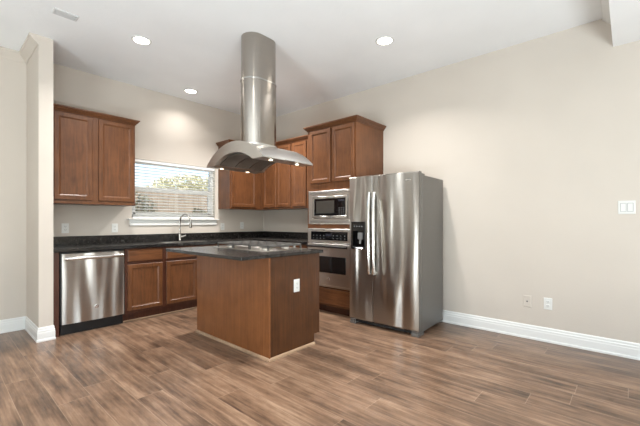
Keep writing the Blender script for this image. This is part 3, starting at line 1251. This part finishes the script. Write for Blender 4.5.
# ================================================================== plates on the walls
def outlet(label, loc, face, group='duplex wall outlets', cat='outlet', name='wall_outlet'):
    x, y, z = loc
    mp = mapA(y) if face == 'A' else mapB(x)
    u = x if face == 'A' else y
    t = thing(name, label, cat, loc, group)
    obj('cover_plate', rings(B(), mp, u - .036, u + .036, z - .058, z + .058, [(0, .0005), (0, .003), (.004, .006)]), M['white'], t)
    for dz in (-.02, .02):
        s = obj('socket', rings(B(), mp, u - .017, u + .017, z + dz - .014, z + dz + .014, [(0, .0062), (0, .0075), (.003, .009)]), M['white'], t)
        b = B()
        for du in (-.007, .007):
            pbox(b, mp, u + du - .0015, u + du + .0015, z + dz - .002, z + dz + .008, .0091, .0095, .0002)
        pbox(b, mp, u - .002, u + .002, z + dz - .010, z + dz - .006, .0091, .0095, .0002)
        obj('slot', b, M['slot'], s)
    return t


outlet('white outlet under the left wall cabinet, near the wing wall', (-2.995, 0, 1.112), 'A')
outlet('white outlet under the left wall cabinet, next to the window', (-2.462, 0, 1.108), 'A')
outlet('white outlet just right of the kitchen window', (-.855, 0, 1.108), 'A')
outlet('white outlet above the counter near the kitchen corner', (-.47, 0, 1.125), 'A')
outlet('white outlet on the end panel of the island', (-1.815, IY0, .602), 'A')
outlet('white outlet low on the bare right wall, right of the cable plate', (0, -4.414, .378), 'B')

t = thing('cable_plate', 'small white cable plate low on the right wall, left of the outlet', 'wall plate', (0, -4.235, .378))
mp = mapB(0)
obj('cover_plate', rings(B(), mp, -4.271, -4.199, .320, .436, [(0, .0005), (0, .003), (.004, .006)]), M['wall'], t)
obj('connector', lathe(B(), [(.007, -.0062), (.007, -.012), (.0045, -.012), (.0045, -.018)], (0, -4.235, .378), 16, 'x'), M['slot'], t)

t = thing('light_switch', 'white double rocker switch on the right wall', 'switch', (0, -4.998, 1.317))
obj('cover_plate', rings(B(), mp, -5.056, -4.940, 1.258, 1.376, [(0, .0005), (0, .003), (.004, .006)]), M['white'], t)
for y in (-5.021, -4.975):
    b = prism(B(), [(-.0062, 1.284), (-.0075, 1.284), (-.0115, 1.350), (-.0062, 1.350)], 'y', y - .0165, y + .0165)
    obj('rocker', b, M['white'], t)
    obj('rocker_gap_shade', rings(B(), mp, y - .0205, y + .0205, 1.279, 1.355, [(0, .0055), (0, .0064), (.0035, .0064), (.0035, .0055)], cap=False, capback=False), M['gapshade'], t)  # grey ring painted for the shading around each rocker

# ================================================================== ceiling
def can_light(label, x, y, power=1.0):
    t = thing('recessed_light', label, 'ceiling light', (x, y, H), 'recessed ceiling lights')
    b = B()
    prof = [(.073, -.0005), (.092, -.0005), (.094, -.003), (.090, -.007), (.075, -.009), (.073, -.006)]
    seg = 36
    rr_ = [[b.verts.new((x + r * math.cos(2 * math.pi * k / seg), y + r * math.sin(2 * math.pi * k / seg), H + h)) for k in range(seg)] for r, h in prof]
    for i in range(len(rr_)):
        a_, c_ = rr_[i], rr_[(i + 1) % len(rr_)]
        for k in range(seg):
            b.faces.new((a_[k], a_[(k + 1) % seg], c_[(k + 1) % seg], c_[k]))
    obj('trim_ring', b, M['white'], t, smooth=True)
    obj('lens', lathe(B(), [(.0725, -.0008), (.0725, -.005), (.06, -.0065)], (x, y, H), 32), M['lamp'], t)
    l = bpy.data.lights.new('can_lamp', 'AREA')
    l.shape = 'DISK'
    l.size = .08
    l.energy = CAN_W * power
    l.spread = R(130)
    l.color = (1.0, .97, .935)
    o = bpy.data.objects.new('can_lamp', l)
    COL.objects.link(o)
    o.parent = t
    o.location = (0, 0, -.012)
    return t


can_light('round ceiling light left of the hood, nearest the wing wall', -2.635, -1.309, .9)
can_light('round ceiling light close to the back wall over the sink', -1.616, -.385, .21)
can_light('round ceiling light right of the hood, above the refrigerator', -.985, -3.152, .75)
can_light('added round ceiling light, unseen behind the hood duct, nearest the corner', -.985, -1.309, 1.7)  # added to brighten the kitchen, hidden by the duct
can_light('round ceiling light above the near side of the island, out of view', -2.635, -3.152)

v = thing('ceiling_vent', 'white rectangular air vent on the ceiling at upper left', 'vent', (-3.262, -1.262, H))
mz = lambda u, w_, d: Vector((u, w_, H - d))
obj('vent_frame', rings(B(), mz, -3.355, -3.17, -1.315, -1.21, [(0, .0005), (0, .006), (.006, .010), (.016, .010), (.018, .002)], cap=True), M['ventgrey'], v)
for i in range(5):
    y = -1.292 + i * .0155
    obj('louver', bx(-3.335, -3.19, y, y + .010, H - .009, H - .0025), M['ventgrey'], v)
